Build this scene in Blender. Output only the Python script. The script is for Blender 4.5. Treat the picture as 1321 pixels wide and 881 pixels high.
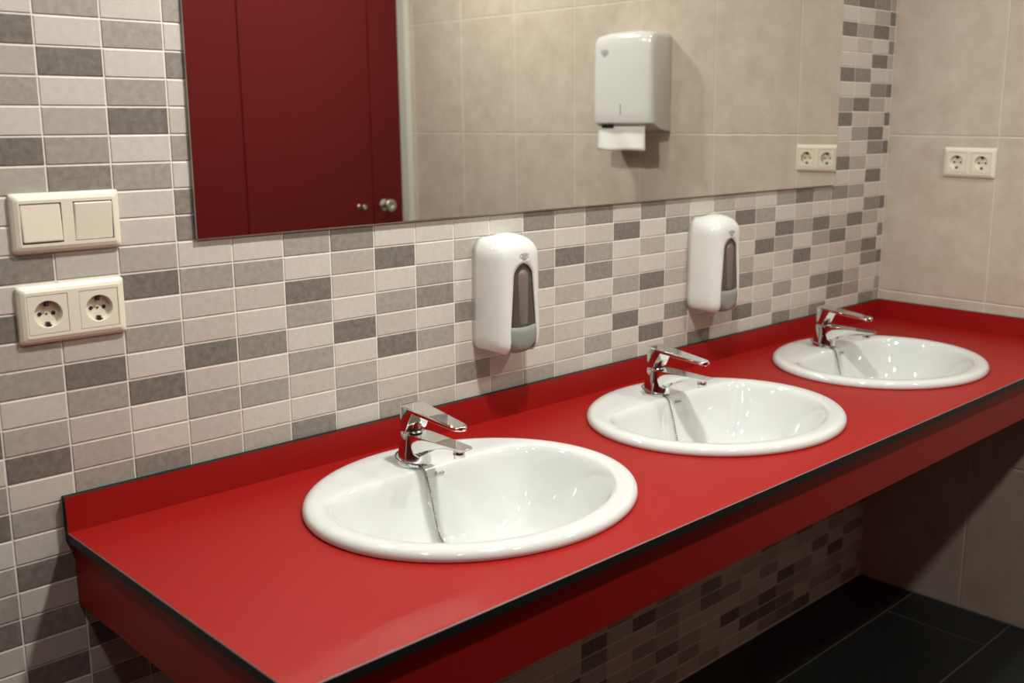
import bpy, bmesh, math, random
from mathutils import Vector, Matrix

for o in list(bpy.data.objects):
    bpy.data.objects.remove(o)
SC = bpy.context.scene
COL = SC.collection
random.seed(7)

U = 0.0925            # metres per wall-tile width; everything below is written in tile widths
FZ = -17.41           # floor level in tile units
def V(x, y, z):
    return Vector((x*U, y*U, (z-FZ)*U))

# ------------------------------------------------------------------ camera
F_PX, YAW, PIT, ROL = 1362.915, 0.78978, -0.19925, 0.00418
CP = (-5.03767, -17.00637, -1.40099)
fw = Vector((math.sin(YAW)*math.cos(PIT), math.cos(YAW)*math.cos(PIT), math.sin(PIT)))
rt = Vector((math.cos(YAW), -math.sin(YAW), 0)); up = rt.cross(fw)
r2 = math.cos(ROL)*rt+math.sin(ROL)*up; u2 = -math.sin(ROL)*rt+math.cos(ROL)*up
cam = bpy.data.cameras.new('camera'); co = bpy.data.objects.new('camera', cam); COL.objects.link(co)
M3 = Matrix((r2, u2, -fw)).transposed()
co.matrix_world = Matrix.Translation(V(*CP)) @ M3.to_4x4()
cam.sensor_fit = 'HORIZONTAL'; cam.sensor_width = 36.0
cam.lens = 36.0*F_PX/1321.0
cam.shift_x = -60/1321.0; cam.shift_y = -20/1321.0
cam.clip_start = 0.02
cam.dof.use_dof = True; cam.dof.focus_distance = 1.85; cam.dof.aperture_fstop = 4.5
SC.camera = co

# ------------------------------------------------------------------ world, lamps, exposure
w = bpy.data.worlds.new('world'); SC.world = w; w.use_nodes = True
w.node_tree.nodes['Background'].inputs[0].default_value = (1, .95, .88, 1)
w.node_tree.nodes['Background'].inputs[1].default_value = 0.0
SC.view_settings.view_transform = 'Standard'
SC.view_settings.look = 'None'
SC.view_settings.gamma = 1
SC.view_settings.exposure = 0.0
CEIL = 10.2
def downlight(x, y, power, size=1.4, col=(1, .985, .95)):
    L = bpy.data.lights.new('downlight', 'AREA'); L.shape = 'DISK'; L.size = size*U; L.energy = power; L.color = col
    o = bpy.data.objects.new('downlight', L); COL.objects.link(o); o.location = V(x, y, CEIL-0.12)
    return o
SC.cycles.sample_clamp_indirect = 0
for (x, y, pw) in ((-5.6, -8.0, 6.5), (7.5, -8.0, 28), (20.6, -8.0, 4), (-5.6, -18.3, 3), (7.5, -18.3, 7), (20.6, -18.3, 15)):
    downlight(x, y, pw)

# ------------------------------------------------------------------ materials
def mat(name, col, rough=.5, metal=0, noise=None, bump=None, spec=.5, coat=0, alpha=None, col2=None, trans=0):
    m = bpy.data.materials.new(name); m.use_nodes = True
    nt = m.node_tree; b = nt.nodes['Principled BSDF']
    b.inputs['Base Color'].default_value = (*col, 1); b.inputs['Roughness'].default_value = rough
    b.inputs['Metallic'].default_value = metal; b.inputs['Specular IOR Level'].default_value = spec
    b.inputs['Coat Weight'].default_value = coat; b.inputs['Transmission Weight'].default_value = trans
    if noise:
        sc, amt = noise
        g = nt.nodes.new('ShaderNodeNewGeometry')
        n = nt.nodes.new('ShaderNodeTexNoise'); n.inputs['Scale'].default_value = sc; n.inputs['Detail'].default_value = 6; n.inputs['Roughness'].default_value = .65
        nt.links.new(g.outputs['Position'], n.inputs['Vector'])
        r = nt.nodes.new('ShaderNodeValToRGB')
        r.color_ramp.elements[0].position = .3; r.color_ramp.elements[1].position = .7
        c2 = col2 or col
        r.color_ramp.elements[0].color = (*[max(0, c*(1-amt)) for c in c2], 1)
        r.color_ramp.elements[1].color = (*[min(1, c*(1+amt)) for c in col], 1)
        nt.links.new(n.outputs['Fac'], r.inputs['Fac']); nt.links.new(r.outputs['Color'], b.inputs['Base Color'])
    if bump:
        sc, st = bump
        g = nt.nodes.new('ShaderNodeNewGeometry')
        n = nt.nodes.new('ShaderNodeTexNoise'); n.inputs['Scale'].default_value = sc; n.inputs['Detail'].default_value = 4
        nt.links.new(g.outputs['Position'], n.inputs['Vector'])
        bp = nt.nodes.new('ShaderNodeBump'); bp.inputs['Strength'].default_value = st; bp.inputs['Distance'].default_value = .002
        nt.links.new(n.outputs['Fac'], bp.inputs['Height']); nt.links.new(bp.outputs['Normal'], b.inputs['Normal'])
    return m
SH = {  # mosaic shades, light to dark
    'L': (.575, .545, .475), 'l': (.51, .475, .41), 'm': (.43, .40, .34), 'M': (.35, .33, .28), 'd': (.255, .24, .202), 'D': (.185, .172, .145)}
TM = {k: mat('mosaic_'+n, c, .42, noise=(90, {'L': .07, 'l': .08, 'm': .12, 'M': .16, 'd': .24, 'D': .30}[k]), bump=(60, .12), spec=.4)
      for (k, c), n in zip(SH.items(), ('pale', 'cream', 'sand', 'grey', 'slate', 'dark'))}
GROUT = mat('grout', (.80, .76, .68), .8, noise=(40, .08))
BEIGE = [mat('beige_tile', (.56, .50, .41), .38, noise=(14, .10), col2=(.56, .48, .38), bump=(40, .06), spec=.4)]
BGROUT = mat('beige_grout', (.66, .60, .51), .8)
BLACKT = mat('black_tile', (.010, .011, .0095), .5, noise=(30, .3), bump=(60, .1))
FGROUT = mat('floor_grout', (.085, .085, .078), .9)
PLAST = mat('ivory_plastic', (.80, .755, .60), .22)
DARK = mat('dark_gap', (.02, .017, .013), .6)
RED = mat('red_laminate', (.30, .009, .007), .42, bump=(900, .12), spec=.20)
CORE = mat('black_core', (.009, .010, .009), .5, spec=.3)
CHAINM = mat('chain_metal', (.30, .295, .28), .22, 1)
CHAM = mat('chamfer_glint', (.20, .13, .12), .4)  # grey-brown chamfered core; the arris highlight is painted into this paler tone
CERAM = mat('white_ceramic', (.66, .685, .65), .06, coat=.5)
CHROME = mat('chrome', (.80, .81, .79), .05, 1)
STEEL = mat('brushed_steel', (.62, .60, .54), .28, 1)
WHITE = mat('white_plastic', (.72, .735, .69), .16, coat=.3)
GREY = mat('grey_plastic', (.25, .262, .235), .28)
SMOKE = mat('smoked_window', (.075, .062, .05), .08, coat=.4)
AMBER = mat('soap_bottle', (.16, .135, .11), .35)
PAPER = mat('paper_towel', (.86, .86, .80), .8, bump=(160, .5))
INK = mat('logo_ink', (.30, .27, .36), .6)
INK2 = mat('grey_ink', (.18, .19, .19), .6)
REDP = mat('red_panel', (.12, .006, .006), .36, spec=.25)
SILVER = mat('mirror_silver', (.90, .91, .87), 0.0, 1)
GLEDGE = mat('glass_edge', (.50, .52, .45), .3)
PLASTER = mat('white_plaster', (.70, .67, .60), .9)
ALU = mat('pale_channel', (.62, .63, .54), .4)

# ------------------------------------------------------------------ mesh helpers
def link(name, bm, mats, parent=None, loc=None, smooth=False, scale=True):
    if scale:
        for v in bm.verts: v.co *= U
    me = bpy.data.meshes.new(name); bm.to_mesh(me); bm.free()
    for m in (mats if isinstance(mats, (list, tuple)) else [mats]): me.materials.append(m)
    if smooth:
        for p in me.polygons: p.use_smooth = True
    o = bpy.data.objects.new(name, me); COL.objects.link(o)
    if parent is not None: o.parent = parent
    if loc is not None: o.location = loc
    return o
def thing(name, label, cat, loc, group=None, rot=0):
    o = bpy.data.objects.new(name, None); COL.objects.link(o); o.empty_display_size = .02
    o.location = loc; o.rotation_euler = (0, 0, rot); o['label'] = label; o['category'] = cat
    if group: o['group'] = group
    return o
def tag(o, label, cat, group=None):
    o['label'] = label; o['category'] = cat
    if group: o['group'] = group
    return o
def struct(o): o['kind'] = 'structure'; return o
def off(o, x, y, z): o.location = Vector((x*U, y*U, z*U)); return o
def box(bm, x0, x1, y0, y1, z0, z1, mi=0):
    r = bmesh.ops.create_cube(bm, size=1)
    for v in r['verts']:
        v.co = Vector(((x0+x1)/2+v.co.x*(x1-x0), (y0+y1)/2+v.co.y*(y1-y0), (z0+z1)/2+v.co.z*(z1-z0)))
    fs = set(f for v in r['verts'] for f in v.link_faces)
    for f in fs: f.material_index = mi
    return r['verts'], fs
def bevel(o, wd, seg=2, ang=40):
    b = o.modifiers.new('bevel', 'BEVEL'); b.width = wd*U; b.segments = seg; b.limit_method = 'ANGLE'; b.angle_limit = math.radians(ang)
    return o
def rings(bm, R, close=True, cap0=False, cap1=False, mi=0):
    VV = [[bm.verts.new(p) for p in r] for r in R]
    n = len(VV[0])
    for a, b in zip(VV, VV[1:]):
        for i in range(n if close else n-1):
            j = (i+1) % n
            f = bm.faces.new((a[i], a[j], b[j], b[i])); f.material_index = mi
    if cap0: bm.faces.new(VV[0][::-1]).material_index = mi
    if cap1: bm.faces.new(VV[-1]).material_index = mi
    return VV
def fixn(bm): bmesh.ops.recalc_face_normals(bm, faces=bm.faces)
def lathe(bm, prof, n=32, cx=0, cy=0, mi=0, cap0=True, cap1=True):
    R = [[(cx+r*math.cos(2*math.pi*i/n), cy+r*math.sin(2*math.pi*i/n), z) for i in range(n)] for r, z in prof]
    return rings(bm, R, True, cap0, cap1, mi)
def tube(bm, pts, r, n=8, mi=0):
    R = []
    for i, p in enumerate(pts):
        a = Vector(pts[max(0, i-1)]); b = Vector(pts[min(len(pts)-1, i+1)]); d = (b-a).normalized()
        s = d.cross(Vector((0.3, .2, 1))).normalized(); t = s.cross(d)
        R.append([Vector(p)+r*(math.cos(2*math.pi*k/n)*s+math.sin(2*math.pi*k/n)*t) for k in range(n)])
    rings(bm, R, True, True, True, mi)
def holed(bm, loops):
    E = []
    for lp in loops:
        vs = [bm.verts.new(p) for p in lp]
        for i in range(len(vs)): E.append(bm.edges.new((vs[i], vs[(i+1) % len(vs)])))
    r = bmesh.ops.triangle_fill(bm, use_beauty=True, use_dissolve=False, edges=E)
    return [f for f in r['geom'] if isinstance(f, bmesh.types.BMFace)]
def text(name, s, size, mat_, parent, loc, rot, ext=.004, font_shear=0):
    c = bpy.data.curves.new(name, 'FONT'); c.body = s; c.size = size*U; c.extrude = ext*U; c.align_x = 'CENTER'; c.align_y = 'CENTER'; c.shear = font_shear
    tmp = bpy.data.objects.new(name, c); COL.objects.link(tmp); bpy.context.view_layer.update()
    me = bpy.data.meshes.new_from_object(tmp.evaluated_get(bpy.context.evaluated_depsgraph_get()))
    bpy.data.objects.remove(tmp)
    me.materials.clear(); me.materials.append(mat_)
    o = bpy.data.objects.new(name, me); COL.objects.link(o); o.parent = parent
    o.location = Vector(loc)*U; o.rotation_euler = rot
    return o

# ------------------------------------------------------------------ the room
W = 27.377; XL = -20.0; YF = -26.6; TH = .4448
DEP = .014
def slab(name, x0, x1, y0, y1, z0, z1, m):
    bm = bmesh.new(); box(bm, x0, x1, y0, y1, z0-FZ, z1-FZ)
    return struct(link(name, bm, m))
wall_back = slab('wall_back', XL-1, W+1, DEP, 1.0, FZ, CEIL+1, GROUT)
wall_right = slab('wall_right', W+DEP, W+1.2, YF, DEP, FZ, CEIL+1, BGROUT)
wall_left = slab('wall_left', XL-1, XL, YF, DEP, FZ, CEIL+1, REDP)
wall_front = slab('wall_front', XL-1, W+1.2, YF-1, YF, FZ, CEIL+1, BEIGE[0])
floor = slab('floor', XL-1, W+1.2, YF-1, 1.0, FZ-1, FZ-DEP, FGROUT)
ceiling = slab('ceiling', XL-1, W+1.2, YF-1, 1.0, CEIL, CEIL+1, PLASTER)

# mosaic tiles on the back wall (column, row) ; row r spans z -r*TH .. -(r+1)*TH
MAP = {
 -1: {13:'L',14:'D',15:'L',16:'M',17:'D',18:'L',19:'M',20:'M',21:'D',22:'l',23:'L',24:'M'},
 0: {-1:'L',0:'D',1:'m',2:'M',3:'L',4:'D',5:'m',6:'L',7:'L',8:'d',9:'L',10:'D',11:'m',12:'M',13:'L',14:'m',15:'D',16:'L',17:'M',18:'l',19:'D',20:'l',21:'d',22:'l',23:'D',24:'L',25:'m'},
 1: {-1:'M',0:'L',1:'D',2:'L',3:'m',4:'M',5:'d',6:'L',7:'m',8:'l',9:'L',10:'M',11:'l',12:'D',13:'M',14:'l',15:'m',16:'M',17:'L',18:'D',19:'l',20:'M',21:'L',22:'D',23:'m',24:'d',25:'L'},
 2: {-1:'L',0:'M',1:'L',2:'M',3:'D',4:'L',5:'M',6:'L',7:'L',8:'m',9:'D',10:'L',11:'M',12:'L',13:'D',14:'L',15:'L',16:'d',24:'D'},
 3: {-1:'M',0:'L',1:'d',2:'L',3:'l',4:'M',5:'L',6:'d',7:'d',8:'L',9:'M',10:'l',11:'l',12:'D',13:'l',14:'M',15:'l',16:'m'},
 4: {8:'L',9:'M',10:'l',11:'L',12:'d',13:'L',14:'M',15:'L',16:'m'},
 5: {8:'M',9:'L',10:'D',11:'M',12:'L',13:'M',14:'l',15:'L',16:'d'},
 6: {8:'d',9:'m',10:'l',11:'L',12:'D',13:'L',14:'m',15:'M',16:'L'},
 7: {8:'L',9:'D',10:'L',11:'M',12:'l',13:'D',14:'L',15:'l',16:'M'},
 8: {8:'L',9:'L',10:'M',11:'d',12:'L',13:'M',14:'L',15:'m',16:'l'},
 9: {8:'L',9:'m',10:'L',11:'L',12:'d',13:'L',14:'l',15:'d',16:'L'},
 10: {8:'L',9:'M',15:'l',16:'m'},
 11: {8:'d',9:'l',10:'m',11:'d',12:'L',13:'l',14:'m',15:'L',16:'M'},
 12: {8:'m',9:'L',10:'D',11:'l',12:'m',13:'L',14:'l',15:'l',16:'l'},
 13: {8:'d',9:'l',10:'M',11:'d',12:'L',13:'M',14:'L',15:'M',16:'L'},
 14: {8:'l',9:'D',10:'L',11:'l',12:'M',13:'L',14:'D',15:'L',16:'m'},
 15: {8:'d',9:'L',10:'m',11:'L',12:'D',13:'l',14:'L',15:'D',16:'L'},
 16: {8:'m',9:'d',10:'L',11:'l',12:'m',13:'L',14:'d',15:'l',16:'m'},
 17: {8:'L',9:'M',10:'L',14:'L',15:'l',16:'D'},
 18: {8:'m',9:'l',10:'L',14:'L',15:'m',16:'L'},
 19: {8:'l',9:'D',10:'l',11:'L',12:'m',13:'d',14:'L',15:'D',16:'L'},
 20: {8:'L',9:'M',10:'l',11:'D',12:'L',13:'m',14:'L',15:'m',16:'L'},
 21: {8:'M',9:'L',10:'D',11:'M',12:'l',13:'L',14:'M',15:'L',16:'d'},
 22: {8:'D',9:'l',10:'M',11:'L',12:'D',13:'l',14:'L',15:'L',16:'m'},
 23: {8:'M',9:'L',10:'D',11:'M',12:'l',13:'L',14:'d',15:'L',16:'d'},
 24: {-5:'d',-4:'L',-3:'D',-2:'L',-1:'L',0:'D',1:'L',2:'M',3:'D',4:'L',5:'l',6:'D',7:'L',8:'d',9:'L',10:'m',11:'D',12:'l',13:'l',14:'D',15:'d',16:'L'},
 25: {-5:'D',-4:'L',-3:'M',-2:'l',-1:'L',0:'d',1:'L',2:'D',3:'l',4:'M',5:'L',6:'m',7:'L',8:'M',9:'L',10:'D',11:'l',12:'M',13:'L',14:'m',15:'M',16:'L'},
 26: {-5:'d',-4:'m',-3:'D',-2:'L',-1:'D',0:'L',1:'d',2:'m',3:'l',4:'D',5:'d',6:'L',7:'D',8:'L',9:'d',10:'m',11:'L',12:'D',13:'d',14:'L',15:'L',16:'d'},
 27: {-5:'M',-4:'D',-3:'m',-2:'d',-1:'m',0:'L',1:'D',2:'L',3:'D',4:'L',5:'D',6:'L',7:'L',8:'L',9:'D',10:'L',11:'d',12:'L',13:'D',14:'L',15:'M',16:'M'},
}
RR = random.Random(3)
def shade(c, r):
    s = MAP.get(c, {}).get(r)
    return s or RR.choice('LLLllmmMMdD')
KEYS = list(SH)
def tile_verts(w, h, g=.015, bv=.010, t=DEP):
    # face lies in y=0, body goes back to y=t ; origin at lower left of the cell
    a = [(g, t), (g, bv*.6), (g+bv, 0)]
    R = []
    for i, y in a: R.append([(i, y, i), (w-i, y, i), (w-i, y, h-i), (i, y, h-i)])
    return R
def tile_mesh(name, w, h, m, g=.015):
    bm = bmesh.new(); R = tile_verts(w, h, g); rings(bm, R, True, False, True); fixn(bm)
    for v in bm.verts: v.co *= U
    me = bpy.data.meshes.new(name); bm.to_mesh(me); bm.free(); me.materials.append(m); return me
FULL = {k: tile_mesh('tile', 1, TH, TM[k]) for k in KEYS}
CUT = {k: tile_mesh('tile', W-27, TH, TM[k]) for k in KEYS}
cells = []
for c in range(-20, 28):
    for r in range(-23, 40):
        cells.append((c, r))
def ttop(c, r): return -r*TH
# the biggest visible cells become single tiles
def behind_mirror(c, r): return 4 <= c <= 22 and r <= 7
def rank(cr):
    c, r = cr
    if behind_mirror(c, r) or c < -1 or r < -6: return 1e9
    if c in (0, 1) and 6 <= r <= 10: pass
    if r >= 18 and c >= 2: return 1e6+r-c
    if r < -2 and c < 20: return 1e8
    if c == -1 and r < 12: return 1e7
    if r >= 26: return 1e7
    return c
single = set(sorted(cells, key=rank)[:300])
bm = bmesh.new()
for (c, r) in cells:
    k = shade(c, r)
    wd = (W-27) if c == 27 else 1.0
    z0 = -(r+1)*TH
    if z0 < FZ: continue
    if (c, r) in single:
        o = bpy.data.objects.new('tile', (CUT if c == 27 else FULL)[k]); COL.objects.link(o)
        o.parent = wall_back; o.location = V(c, 0, z0)
    else:
        R = [[(x+c, y, z+z0-FZ) for x, y, z in ring] for ring in tile_verts(wd, TH)]
        rings(bm, R, True, False, True, KEYS.index(k))
fixn(bm)
o = link('mosaic_tiles', bm, [TM[k] for k in KEYS], wall_back); o['kind'] = 'stuff'

# beige wall tiles on the right wall
ZL = [FZ, -12.26, -7.16, -2.07, 3.02, 8.11, CEIL]
for j in range(8):
    y1 = -3.60*j; y0 = max(YF, -3.60*(j+1))
    for a, b in zip(ZL, ZL[1:]):
        bm = bmesh.new(); R = tile_verts(y1-y0, b-a, .02, .02)
        R = [[(y, -x, z) for x, y, z in ring] for ring in R]
        rings(bm, R, True, False, True); fixn(bm)
        link('tile', bm, BEIGE[0], wall_right, V(W, y1, a))
# floor tiles
TL = 6.52
ys = [0, -2.0]+[-2.0-3.3*k for k in range(1, 9)]
for j in range(len(ys)-1):
    y1 = ys[j]; y0 = max(YF, ys[j+1])
    if y0 >= y1: continue
    x = (20.87 if j % 2 == 0 else 25.48)-TL*6
    while x < W:
        x0 = max(XL, x); x1 = min(W, x+TL)
        if x1-x0 > .1:
            bm = bmesh.new(); R = tile_verts(x1-x0, y1-y0, .02, .015)
            R = [[(a, c, -b) for a, b, c in ring] for ring in R]
            rings(bm, R, True, False, True); fixn(bm)
            link('tile', bm, BLACKT, floor, V(x0, y0, FZ))
        x += TL

# mirror: leans back very slightly, standing on its lower edge
MX0, MX1, MZ0, MZ1, EPS = 3.325, 24.02, -3.525, 4.6, .0064
bm = bmesh.new()
box(bm, MX0, MX1, -.09, -.03, 0, MZ1-MZ0, 1)
for f in bm.faces:
    if f.normal.y < -.9: f.material_index = 0
mir = link('mirror', bm, [SILVER, GLEDGE], None, V(0, 0, MZ0))
mir.rotation_euler = (-EPS, 0, 0)
tag(mir, 'large frameless rectangular mirror on the mosaic wall above the sinks', 'mirror')

# cubicle panels seen in the mirror
def panel(name, x0, x1, label, cat, z0=FZ+.2, z1=5.4, y=-26.0):
    t = thing(name, label, cat, V((x0+x1)/2, y, z0))
    h = (x1-x0)/2
    bm = bmesh.new(); box(bm, -h, h, -.14, 0, 0, z1-z0); bevel(link('board', bm, REDP, t), .02)
    return t
def knob(parent, dx, dz, r, ln, name='knob'):
    bm = bmesh.new()
    lathe(bm, [(r*.95, 0), (r*.95, .03), (r*.42, .05), (r*.36, ln*.55), (r*.7, ln*.7), (r, ln*.8), (r, ln*.95), (r*.9, ln), (r*.35, ln), (r*.3, ln*.93), (0.001, ln*.93)], 28)
    for v in bm.verts: v.co = Vector((v.co.x, v.co.z, v.co.y))
    fixn(bm); o = link(name, bm, STEEL, parent, smooth=True); off(o, dx, 0, dz); bevel(o, .005, 1)
    return o
KZ = -5.55-(FZ+.2)
pa = panel('cubicle_panel', 25.33, 27.05, 'narrow dark red cubicle strip next to the beige wall, seen in the mirror', 'panel')
knob(pa, 25.93-(25.33+27.05)/2, KZ, .30, .62)
pb = panel('cubicle_door', 18.60, 25.28, 'wide dark red cubicle door with a small metal knob, seen in the mirror', 'door')
knob(pb, 24.45-(18.6+25.28)/2, KZ, .12, .50)
pc = panel('cubicle_panel', 11.2, 18.55, 'dark red cubicle panel at the left edge of the mirror', 'panel')
for x0, x1 in ((4.5, 11.15), (-2.2, 4.45), (-8.9, -2.25), (-20, -8.95)):   # the cubicle front goes on along the far wall
    bm = bmesh.new(); box(bm, x0, x1, -26.14, -26.0, .2, 22.8); link('panel', bm, REDP, wall_front)
bm = bmesh.new(); box(bm, W-.30, W, -26.05, -25.5, 0, 23); struct(link('trim_1', bm, ALU))

# ------------------------------------------------------------------ counter
CZ = -8.072; CB = -8.245; CX0 = .78; CY0 = -6.9
SINKS = [(6.5625, -3.425), (13.70, -3.425), (21.11, -3.425)]
SA, SB = 3.06, 2.77
ct = thing('washroom_counter', 'long glossy red laminate counter with black edge holding three white sinks', 'counter', V(CX0, 0, CZ))
def ell(cx, cy, a, b, z, n=64): return [(cx+a*math.cos(2*math.pi*i/n), cy+b*math.sin(2*math.pi*i/n), z) for i in range(n)]
bm = bmesh.new()
G = .001
loops = [[(0, -.001, 0), (0, CY0, 0), (W-CX0-G, CY0, 0), (W-CX0-G, -.001, 0)]]
for sx, sy in SINKS: loops.append(ell(sx-CX0, sy, SA-.22, SB-.22, 0))
fs = holed(bm, loops)
bmesh.ops.recalc_face_normals(bm, faces=fs)
ex = bmesh.ops.extrude_face_region(bm, geom=fs)
for v in [g for g in ex['geom'] if isinstance(g, bmesh.types.BMVert)]: v.co.z = CB-CZ
fixn(bm)
for f in bm.faces: f.material_index = 0 if abs(f.normal.z) > .5 else 1
wt = link('worktop', bm, [RED, CORE, CHAM], ct); bevel(wt, .014, 1, 60).modifiers['bevel'].material = 2
def board(name, x0, x1, y0, y1, z0, z1, faces='y'):
    bm = bmesh.new(); box(bm, x0-CX0, x1-CX0, y0, y1, z0-CZ, z1-CZ, 1)
    for f in bm.faces:
        n = f.normal
        if (faces == 'y' and abs(n.y) > .5) or (faces == 'x' and abs(n.x) > .5): f.material_index = 0
    return link(name, bm, [RED, CORE], ct)
SPZ = -7.475
board('backsplash', CX0+.0, W-.001, -.14, -.001, CZ+.001, SPZ)
board('backsplash', W-.14, W-.001, CY0+.02, -.141, CZ+.001, SPZ, 'x')
board('fascia', .90, W-.002, -6.62, -6.48, -9.42, CB-.001)
board('side_panel', .90, 1.04, -6.479, -.001, -9.38, CB-.001, 'x')

# ------------------------------------------------------------------ sinks
def soft(a, b, p=10):
    return (a**-p+b**-p)**(-1/p)
def outline(th, a, b, yb, bump, front=1.0):
    c, s = math.cos(th), math.sin(th)
    re = 1/math.sqrt((c/a)**2+(s/b)**2)
    if s <= .02: return re
    x = re*c
    for _ in range(3):
        y = yb-bump*math.exp(-((x-.04)/.40)**2)
        r = soft(re, y/s, 9); x = r*c
    return r
def sink_mesh():
    bm = bmesh.new(); N = 160; R = []
    T = [2*math.pi*i/N for i in range(N)]
    def ring(fr, z, cy=0):
        R.append([(fr(t)*math.cos(t), cy+fr(t)*math.sin(t), z) for t in T])
    def E(a, b): return lambda t: 1/math.sqrt((math.cos(t)/a)**2+(math.sin(t)/b)**2)
    ring(E(SA-.25, SB-.25), -.02)
    ring(E(SA-.02, SB-.02), .0)
    for d, z in ((0, .03), (.0, .08), (.02, .13), (.055, .165), (.11, .19), (.18, .20), (.27, .198)): ring(E(SA-d, SB-d), z)
    LA, LB, LY = 2.64, 2.34, 1.34
    def O(k, yb, bump=0, a=LA, b=LB): return lambda t: outline(t, a*k, b*k, yb, bump)
    ring(lambda t: .4*E(SA-.3, SB-.3)(t)+.6*outline(t, LA+.09, LB+.08, LY+.13, 0), .192)
    ring(O(1.025, LY+.08), .184)
    ring(O(1.012, LY+.03), .172)
    ring(O(1.0, LY), .145)
    ring(O(.985, LY-.04, .0), .09)
    ring(O(.965, LY-.09, -.02), -.02)
    ring(O(.935, LY-.15, -.05), -.20)
    ring(O(.89, LY-.27, -.12), -.45)
    ring(O(.83, LY-.40, -.19), -.75)
    ring(O(.75, LY-.55, -.24), -1.02)
    ring(O(.64, LY-.74, -.26), -1.24)
    ring(O(.50, LY-.90, -.12), -1.38)
    ring(O(.34, .42), -1.46)
    ring(E(.55, .45), -1.52)
    ring(E(.26, .26), -1.55)
    ring(E(.24, .24), -1.60)
    rings(bm, R, True, False, True)
    fixn(bm)
    return bm
def chain_path():
    P = []
    # loop round the back and left of the tap foot, then over the lip into the bowl
    for k in range(15):
        a = math.radians(100+k*12.5)
        P.append((.350*math.cos(a)*1.0, 1.725+.350*math.sin(a), .232+.13*max(0, math.cos((k)/14*math.pi/2))**1.3))
    P += [(-.13, 1.40, .215), (-.10, 1.35, .20), (-.08, 1.29, .13), (-.07, 1.245, -.02), (-.07, 1.18, -.2), (-.07, 1.11, -.45), (-.06, 1.04, -.75), (-.05, .96, -1.02), (-.02, .84, -1.20), (.02, .6, -1.32), (.04, .3, -1.42), (.05, 0.05, -1.5)]
    return [Vector(p) for p in P]
def resample(P, d):
    out = [P[0].copy()]; acc = 0
    for a, b in zip(P, P[1:]):
        L = (b-a).length; t = d-acc
        while t <= L:
            out.append(a.lerp(b, t/L)); t += d
        acc = (L-(t-d))
    return out
ZS = .198
def make_tap(parent_loc, label):
    t = thing('mixer_tap', label, 'tap', parent_loc, 'chrome taps on the sinks')
    # body
    bm = bmesh.new()
    lathe(bm, [(.325, 0), (.327, .012), (.326, .04), (.323, .07), (.316, .11), (.305, .2), (.278, .36), (.257, .5), (.243, .605), (.236, .618)], 40)
    fixn(bm); link('body', bm, CHROME, t, smooth=True)
    # spout: lofted along -y
    zt = .635; R = []
    n = 14
    for k in range(n+1):
        s = k/n
        y = -.05-1.51*s
        hw = (.238-.085*s)*(1-.30*max(0, 1-s/.14)**2)
        if s > .9: hw *= 1-.28*((s-.9)/.1)**2
        bot = zt-(.055+.56*(1-s)**2.1)
        if s > .95: bot = zt-.035
        hh = (zt-bot)
        sec = []
        for (px, pz) in ((-1, 1), (-.96, 1.0), (.96, 1.0), (1, 1), (1, .93), (.98, .6), (.86, .22), (.55, .03), (0, 0), (-.55, .03), (-.86, .22), (-.98, .6), (-1, .93)):
            sec.append((px*hw, y, bot+pz*hh))
        R.append(sec)
    bm = bmesh.new(); rings(bm, R, True, True, True); fixn(bm)
    o = link('spout', bm, CHROME, t, smooth=True); bevel(o, .010, 2, 30); o.modifiers.new('wn', 'WEIGHTED_NORMAL')
    # aerator
    bm = bmesh.new(); lathe(bm, [(.085, 0), (.108, .008), (.11, .10), (.10, .12), (.09, .17)], 24)
    fixn(bm); ao = link('aerator', bm, CHROME, t, smooth=True); off(ao, 0, -1.33, .41); ao.rotation_euler = (math.radians(-14), 0, 0)
    # cartridge
    bm = bmesh.new(); lathe(bm, [(.17, .615), (.17, .64), (.145, .645), (.135, .70), (.135, .80), (.12, .92)], 28)
    fixn(bm); co_ = link('cartridge', bm, CHROME, t, smooth=True); off(co_, 0, -.01, 0)
    bm = bmesh.new(); lathe(bm, [(.150, .662), (.158, .668), (.158, .69), (.150, .697)], 28); fixn(bm)
    link('seal_ring', bm, DARK, t, smooth=True)
    # lever: cap and handle in one sweep along -y
    R = []
    prof = []
    for k in range(9):
        a = math.pi/2*(1-k/8.0)
        prof.append((.245*math.sin(a)+.0, max(.03, .245*math.cos(a))))   # back round
    for y in (-.04, -.08): prof.append((y, .245))
    for y in (-.12, -.16, -.20, -.26, -.34, -.5, -.8, -1.1, -1.3, -1.38, -1.43, -1.455):
        hw = .245-.085*min(1, (-y-.1)/1.2)
        if y < -1.3: hw *= math.sqrt(max(.05, 1-((-y-1.3)/.158)**2))
        prof.append((y, hw))
    for y, hw in prof:
        top = 1.135+.03*min(1, max(0, (y+.2)/.3))-.12*max(0, (-y-.2)/1.25)
        if y > .1: top -= .05*((y-.1)/.1)**2
        if y > -.06: bot = .665
        elif y > -.26: bot = .665+(.31)*math.sin(min(1, (-y-.06)/.2)*math.pi/2)
        else: bot = top-.075
        bot = min(bot, top-.05)
        e = .018
        R.append([(-hw, y, bot), (-hw, y, top-e), (-hw+e, y, top), (hw-e, y, top), (hw, y, top-e), (hw, y, bot)])
    bm = bmesh.new(); rings(bm, R, True, True, True); fixn(bm)
    o = link('lever', bm, CHROME, t, smooth=True); bevel(o, .010, 2, 30); o.modifiers.new('wn', 'WEIGHTED_NORMAL')
    return t
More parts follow.
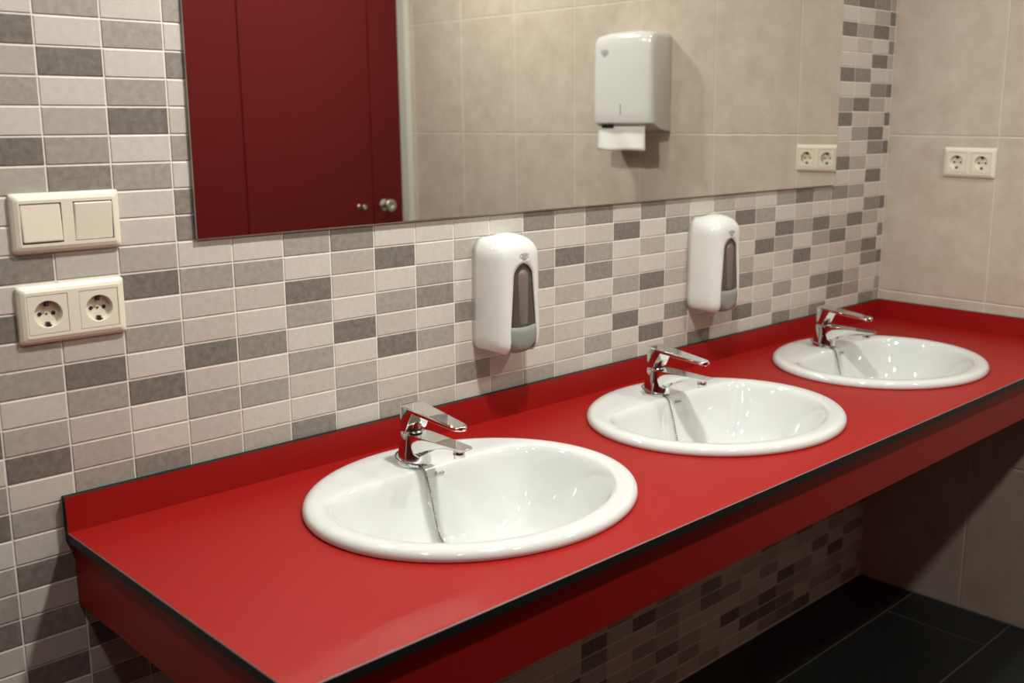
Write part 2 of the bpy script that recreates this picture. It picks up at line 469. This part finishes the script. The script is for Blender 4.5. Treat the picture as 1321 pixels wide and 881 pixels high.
def bead_chain(parent, ox, oy):
    bm = bmesh.new()
    for q in resample(chain_path(), .052):
        r = bmesh.ops.create_icosphere(bm, subdivisions=1, radius=.023)
        for v in r['verts']: v.co += Vector((q.x-ox, q.y-oy, q.z))
    tube(bm, [(p.x-ox, p.y-oy, p.z) for p in chain_path()], .006, 4)
    link('plug_chain', bm, CHAINM, parent, smooth=True)
names = ['nearest white oval sink, at the left end of the red counter', 'middle of the three white oval sinks in the red counter',
         'farthest white oval sink, by the beige tiled wall']
tnames = ['chrome mixer tap on the nearest sink at left', 'chrome mixer tap on the middle sink', 'chrome mixer tap on the farthest sink']
def copy_tree(o, parent=None):
    c = o.copy(); COL.objects.link(c); c.parent = parent
    for ch in list(o.children): copy_tree(ch, c)
    return c
sx, sy = SINKS[0]
sk = thing('oval_sink', names[0], 'sink', V(sx, sy, CZ), 'white oval sinks in the counter')
link('basin', sink_mesh(), CERAM, sk, smooth=True)
bm = bmesh.new(); lathe(bm, [(.235, -1.60), (.235, -1.545), (.20, -1.54), (.16, -1.56), (.05, -1.57)], 28); fixn(bm)
link('drain', bm, CHROME, sk, smooth=True)
lg = text('logo', 'Roca', .105, INK2, sk, (.23, 1.262, .055), (math.radians(68), 0, 0), .003)
tp = make_tap(V(sx, sy+1.725, CZ+.185), tnames[0])
bead_chain(tp, 0, 1.725)
for ch in tp.children:
    if ch.name.startswith('plug_chain'): ch.location.z -= .185*U
for i in (1, 2):
    s2 = copy_tree(sk); s2.location = V(SINKS[i][0], SINKS[i][1], CZ); s2['label'] = names[i]
    t2 = copy_tree(tp); t2.location = V(SINKS[i][0], SINKS[i][1]+1.725, CZ+.185); t2['label'] = tnames[i]

# ------------------------------------------------------------------ soap dispensers
def soap(loc, label):
    t = thing('soap_dispenser', label, 'soap dispenser', loc, 'white soap dispensers between the sinks')
    HW, D, n = .70, .93, 4.6
    Z0, Z1 = 0.0, 2.22
    def lv(z):
        # width / depth scale for height
        s = 1.0
        if z > Z1-.34: q = (z-(Z1-.34))/.34; s = (1-q**2.6)**(1/2.6) if q < 1 else 0
        wsc = 1-.05*(1-s)-.0
        if z < .26: q = (.26-z)/.26; b = (1-q**2.2)**(1/2.2) if q < 1 else 0
        else: b = 1
        return s, b
    def P(t_, z, inset=0):
        s, b = lv(z)
        wd = HW*(.62+.38*s)*(.86+.14*b)*(1-.03*(z/Z1)) - inset
        dp = D*(.30+.70*s)*(.70+.30*b)*(1-.06*(z/Z1)) - inset
        c, si = math.cos(t_), math.sin(t_)
        x = -wd*math.copysign(abs(c)**(2/n), c); y = -dp*abs(si)**(2/2.9)
        zz = z
        if z > Z1-.5: zz = z+.22*(1-(x/HW)**2)*((z-(Z1-.5))/.5)
        if z < .5: zz = z-.20*(1-(x/HW)**2)*((.5-z)/.5)
        return Vector((x, y, zz))
    HT = 1.80    # top of opening
    def hw_at(z):
        if z >= HT: return .035
        q = min(1, (HT-z)/.24)
        return max(.035, (.265+.12*min(1, (HT-z)/1.4))*(1-(1-q)**2)**.5)
    levels = [0, .03, .08, .15, .26, .42, .6, .8, 1.0, 1.2, 1.34, 1.42, 1.50, 1.56, 1.61, 1.65, 1.68, 1.71, 1.74, 1.765, 1.785, 1.795, HT, 1.84, 1.87, 1.90, 1.95, 2.0, 2.04, 2.08, 2.12, 2.15, 2.175, 2.195, 2.21, 2.22]
    nl, nm = 16, 10
    def tx(x, z):
        s, b = lv(z); wd = HW*(.62+.38*s)*(.86+.14*b)*(1-.03*(z/Z1))
        return math.acos(min(1, (abs(x)/wd))**(n/2))
    bm = bmesh.new(); G = []
    for z in levels:
        w_ = hw_at(z); th = tx(w_, z)
        ts = [th*(k/nl) for k in range(nl)]+[th+(math.pi-2*th)*k/nm for k in range(nm)]+[math.pi-th+th*k/nl for k in range(nl+1)]
        G.append([bm.verts.new(P(a, z)) for a in ts])
    cols = len(G[0])
    edge = []
    for a in range(len(levels)-1):
        for i in range(cols-1):
            hole = levels[a+1] <= HT+1e-6 and nl <= i < nl+nm
            if not hole: bm.faces.new((G[a][i], G[a][i+1], G[a+1][i+1], G[a+1][i]))
    bm.faces.new(G[-1])          # close the top
    # bottom: left and right of the opening
    bmesh.ops.remove_doubles(bm, verts=bm.verts, dist=1e-5)
    bot = [bm.verts.new((v.co.x*.9, 0, .12)) for v in []]
    fixn(bm)
    o = link('cover', bm, WHITE, t, smooth=True)
    so = o.modifiers.new('solid', 'SOLIDIFY'); so.thickness = .045*U; so.offset = -1
    # smoked window, set back inside the opening
    bm = bmesh.new(); R = []
    for z in [.42, .6, .8, 1.0, 1.2, 1.4, 1.55, 1.68, 1.78, 1.84, 1.90]:
        R.append([P(math.pi*.12+math.pi*.76*k/20, z, .05) for k in range(21)])
    rings(bm, R, False); fixn(bm); link('window', bm, SMOKE, t, smooth=True)
    # bottle shape glimpsed behind the window front
    bm = bmesh.new(); lathe(bm, [(.05, .44), (.24, .46), (.26, .55), (.26, 1.57), (.22, 1.68), (.08, 1.76)], 24)
    fixn(bm); b_ = link('bottle', bm, AMBER, t, smooth=True); off(b_, .03, -.63, 0)
    # grey push bar
    bm = bmesh.new(); R = []
    for z, g in ((-.13, -.16), (-.09, -.05), (.0, .01), (.12, .05), (.26, .065), (.36, .065), (.42, .05), (.455, .02), (.46, -.06)):
        rr = []
        for k in range(17):
            x = -.45+.90*k/16
            base = .885-.10*(abs(x)/.45)**3
            e = abs(x)/.45
            cut = .03*max(0, (e-.85)/.15)**2
            zz = z+(.05*(x/.45)**2 if z > .3 else -.0+(.11*(x/.45)**2 if z < .05 else 0))
            rr.append((x, -(base+g)+cut, zz))
        rr += [(.44, -.42, z), (-.44, -.42, z)]
        R.append(rr)
    rings(bm, R, True, True, True); fixn(bm)
    link('push_bar', bm, GREY, t, smooth=True)
    # back plate and underside
    bm = bmesh.new(); box(bm, -.58, .58, -.40, 0, -.02, 1.98); bevel(link('back_plate', bm, WHITE, t), .06, 3)
    # oval logo
    yl = P(math.pi/2, 1.93).y-.012
    bm = bmesh.new()
    pts = [(.13*math.cos(a*math.pi/12), yl, .055*math.sin(a*math.pi/12)) for a in range(25)]
    tube(bm, pts, .004, 5); lo = link('logo', bm, INK, t); off(lo, .02, 0, 2.0)
    text('logo_text', 'Dahi', .085, INK, t, (.02, yl, 2.0), (math.radians(90), 0, 0), .002, .3)
    text('logo_text', 'hygiene', .035, INK, t, (.02, yl, 1.922), (math.radians(90), 0, 0), .002)
    return t
sd = soap(V(10.17, 0, -6.36), 'white wall soap dispenser between the nearest and middle sinks')
c = copy_tree(sd); c.location = V(17.60, 0, -6.43); c['label'] = 'white wall soap dispenser between the middle and farthest sinks'

# ------------------------------------------------------------------ switches and sockets
def frame_mesh(W2, H2, hx, ho, dp=.11):
    # W2,H2 half sizes; ho half opening, openings centred at +-hx
    bm = bmesh.new()
    def rr(a, b, rad, y, n=5):
        P = []
        for (cx, cz, s) in ((a-rad, b-rad, 0), (-(a-rad), b-rad, 1), (-(a-rad), -(b-rad), 2), (a-rad, -(b-rad), 3)):
            for k in range(n):
                an = math.pi/2*(s+k/(n-1)); P.append((cx+rad*math.cos(an), y, cz+rad*math.sin(an)))
        return P
    R = [rr(W2, H2, .05, 0), rr(W2, H2, .05, -.035), rr(W2-.012, H2-.012, .05, -.06), rr(W2-.05, H2-.05, .045, -.088), rr(W2-.105, H2-.105, .03, -dp)]
    V_ = rings(bm, R)
    E = []
    last = V_[-1]
    for i in range(len(last)): E.append(bm.edges.get((last[i], last[(i+1) % len(last)])))
    holes = []
    for s in (-1, 1):
        vs = [bm.verts.new((s*hx+a*ho, -dp, b*ho)) for a, b in ((-1, -1), (1, -1), (1, 1), (-1, 1))]
        holes.append(vs)
        for i in range(4): E.append(bm.edges.new((vs[i], vs[(i+1) % 4])))
    bmesh.ops.triangle_fill(bm, use_beauty=True, use_dissolve=False, edges=E)
    for vs in holes:
        b = [bm.verts.new((v.co.x, -.004, v.co.z)) for v in vs]
        for i in range(4): bm.faces.new((vs[i], vs[(i+1) % 4], b[(i+1) % 4], b[i]))
        f = bm.faces.new(b); f.material_index = 1
    fixn(bm)
    return bm
FW, FH, HXO, HO = .825, .457, .392, .305
def switch(loc, label):
    t = thing('light_switch', label, 'switch', loc)
    o = link('frame', frame_mesh(FW, FH, HXO, HO), [PLAST, DARK], t)
    for s, tilt in ((-1, -4), (1, 4)):
        bm = bmesh.new(); h = HO-.012
        box(bm, -h, h, -.115, -.04, -h, h)
        r = link('rocker', bm, PLAST, t); bevel(r, .02, 2); off(r, s*HXO, 0, 0); r.rotation_euler = (math.radians(tilt), 0, 0)
    return t
def socket_insert(t, s):
    bm = bmesh.new(); h = HO-.008; rad = .215; yf = -.105
    loops = [[(-h, yf, -h), (h, yf, -h), (h, yf, h), (-h, yf, h)], [(rad*math.cos(2*math.pi*i/32), yf, rad*math.sin(2*math.pi*i/32)) for i in range(32)]]
    holed(bm, loops)
    a = [(-h, -h), (h, -h), (h, h), (-h, h)]
    R = [[(x, yf, z) for x, z in a], [(x, -.04, z) for x, z in a]]; rings(bm, R)
    R = []
    for r_, y in ((rad, yf), (rad-.010, yf+.012), (rad-.018, -.012), (.001, -.012)):
        R.append([(r_*math.cos(2*math.pi*i/32), y+(.0), r_*math.sin(2*math.pi*i/32)) for i in range(32)])
    rings(bm, R); bmesh.ops.remove_doubles(bm, verts=bm.verts, dist=1e-5)
    fixn(bm)
    o = link('socket_plate', bm, PLAST, t); off(o, s*HXO, 0, 0)
    for dx in (-.103, .103):
        bm = bmesh.new(); lathe(bm, [(.032, 0), (.032, .006)], 16)
        for v in bm.verts: v.co = Vector((v.co.x, -v.co.z, v.co.y))
        fixn(bm); q = link('pin_hole', bm, DARK, o); off(q, dx, -.013, 0)
    bm = bmesh.new(); lathe(bm, [(.018, 0), (.018, .008)], 12)
    for v in bm.verts: v.co = Vector((v.co.x, -v.co.z, v.co.y))
    fixn(bm); off(link('screw', bm, STEEL, o), 0, -.013, 0)
    for dz in (-1, 1):
        bm = bmesh.new(); box(bm, -.024, .024, -.085, -.013, -.045, .035); q = link('earth_slot', bm, DARK, o); off(q, 0, 0, dz*.165)
        bm = bmesh.new(); box(bm, -.012, .030, -.080, -.03, -.012, .012); q = link('earth_clip', bm, STEEL, o); off(q, .02, 0, dz*.178)
def sock(loc, label, rot=0):
    t = thing('power_socket', label, 'socket', loc, None, rot)
    link('frame', frame_mesh(FW, FH, HXO, HO), [PLAST, DARK], t)
    for s in (-1, 1): socket_insert(t, s)
    return t
switch(V(1.224, 0, -3.085), 'ivory double light switch on the mosaic wall at left')
sock(V(1.198, 0, -4.49), 'ivory double power socket on the mosaic wall below the light switch')
sock(V(W, -2.765, -2.865), 'ivory double power socket on the beige wall at right', -math.pi/2)

# ------------------------------------------------------------------ paper towel dispenser (right wall, seen in the mirror)
def towel(loc):
    t = thing('towel_dispenser', 'white paper towel dispenser on the beige wall, seen in the mirror', 'dispenser', loc, None, -math.pi/2)
    # local x runs along the wall, -y out of it; z=0 lower back edge
    HW, D, H = 1.50, 1.22, 3.75
    bm = bmesh.new(); R = []
    for x in (-HW, -HW+.03, -HW+.09, -HW+.2, -.8, 0, .8, HW-.2, HW-.09, HW-.03, HW):
        e = (HW-abs(x)); k = 0 if e > .2 else (1-math.sqrt(max(0, 1-((.2-e)/.2)**2)))*.16
        d = D-.05*(x/HW)**2-k; h = H-.14*(x/HW)**4-k
        P = [(x, -.01, .0), (x, -.28, .02), (x, -.62, .10), (x, -d+.12, .26+.02), (x, -d+.02, .30), (x, -d, .36), (x, -d, .8), (x, -d+.005, 2.2), (x, -d+.03, h-.5), (x, -d+.05, h-.28), (x, -d+.10, h-.14), (x, -d+.20, h-.05), (x, -d+.36, h-.005), (x, -d+.6, h), (x, -.01, h)]
        R.append(P)
    rings(bm, R, True, True, True); fixn(bm)
    o = link('housing', bm, WHITE, t, smooth=True); bevel(o, .015, 2, 50)
    bm = bmesh.new(); box(bm, -.017, .017, -D-.006, -D+.02, .62, 1.04); link('level_slot', bm, INK2, t)
    bm = bmesh.new(); box(bm, .55, 1.15, -1.02, -.72, .12, .24); link('feed_slot', bm, DARK, t)
    bm = bmesh.new(); lathe(bm, [(.07, 0), (.07, .03), (.05, .045)], 20)
    for v in bm.verts: v.co = Vector((v.co.z, v.co.x, v.co.y))
    fixn(bm); q = link('lock', bm, WHITE, t, smooth=True); off(q, HW-.005, -.80, .42)
    q.rotation_euler = (0, 0, 0)
    yl = -D+.005
    bm = bmesh.new(); tube(bm, [(.20*math.cos(a*math.pi/12), yl, .09*math.sin(a*math.pi/12)) for a in range(25)], .007, 5)
    off(link('logo', bm, INK, t), .85, 0, 3.02)
    text('logo_text', 'Dahi', .14, INK, t, (.85, yl-.005, 3.02), (math.radians(90), 0, 0), .003, .3)
    text('logo_text', 'hygiene', .06, INK, t, (.85, yl-.005, 2.89), (math.radians(90), 0, 0), .003)
    return t
towel(V(W, -10.76, -1.96))
bm = bmesh.new(); R = []
for k in range(9):
    s = k/8; z = .24-.98*s
    R.append([(-.98+2.35*i/14+.04*s*(1 if i > 7 else -1), -.98-.08*s+.05*math.sin(i*.8+s*2)*s, z+.02*math.sin(i*.5)*s) for i in range(15)])
rings(bm, R, False); fixn(bm)
pt = link('paper_towel', bm, PAPER, None, V(W, -10.7, -1.96), smooth=True); pt.rotation_euler = (0, 0, -math.pi/2)
so = pt.modifiers.new('solid', 'SOLIDIFY'); so.thickness = .012*U
tag(pt, 'white paper towel hanging from the dispenser, seen in the mirror', 'paper towel')
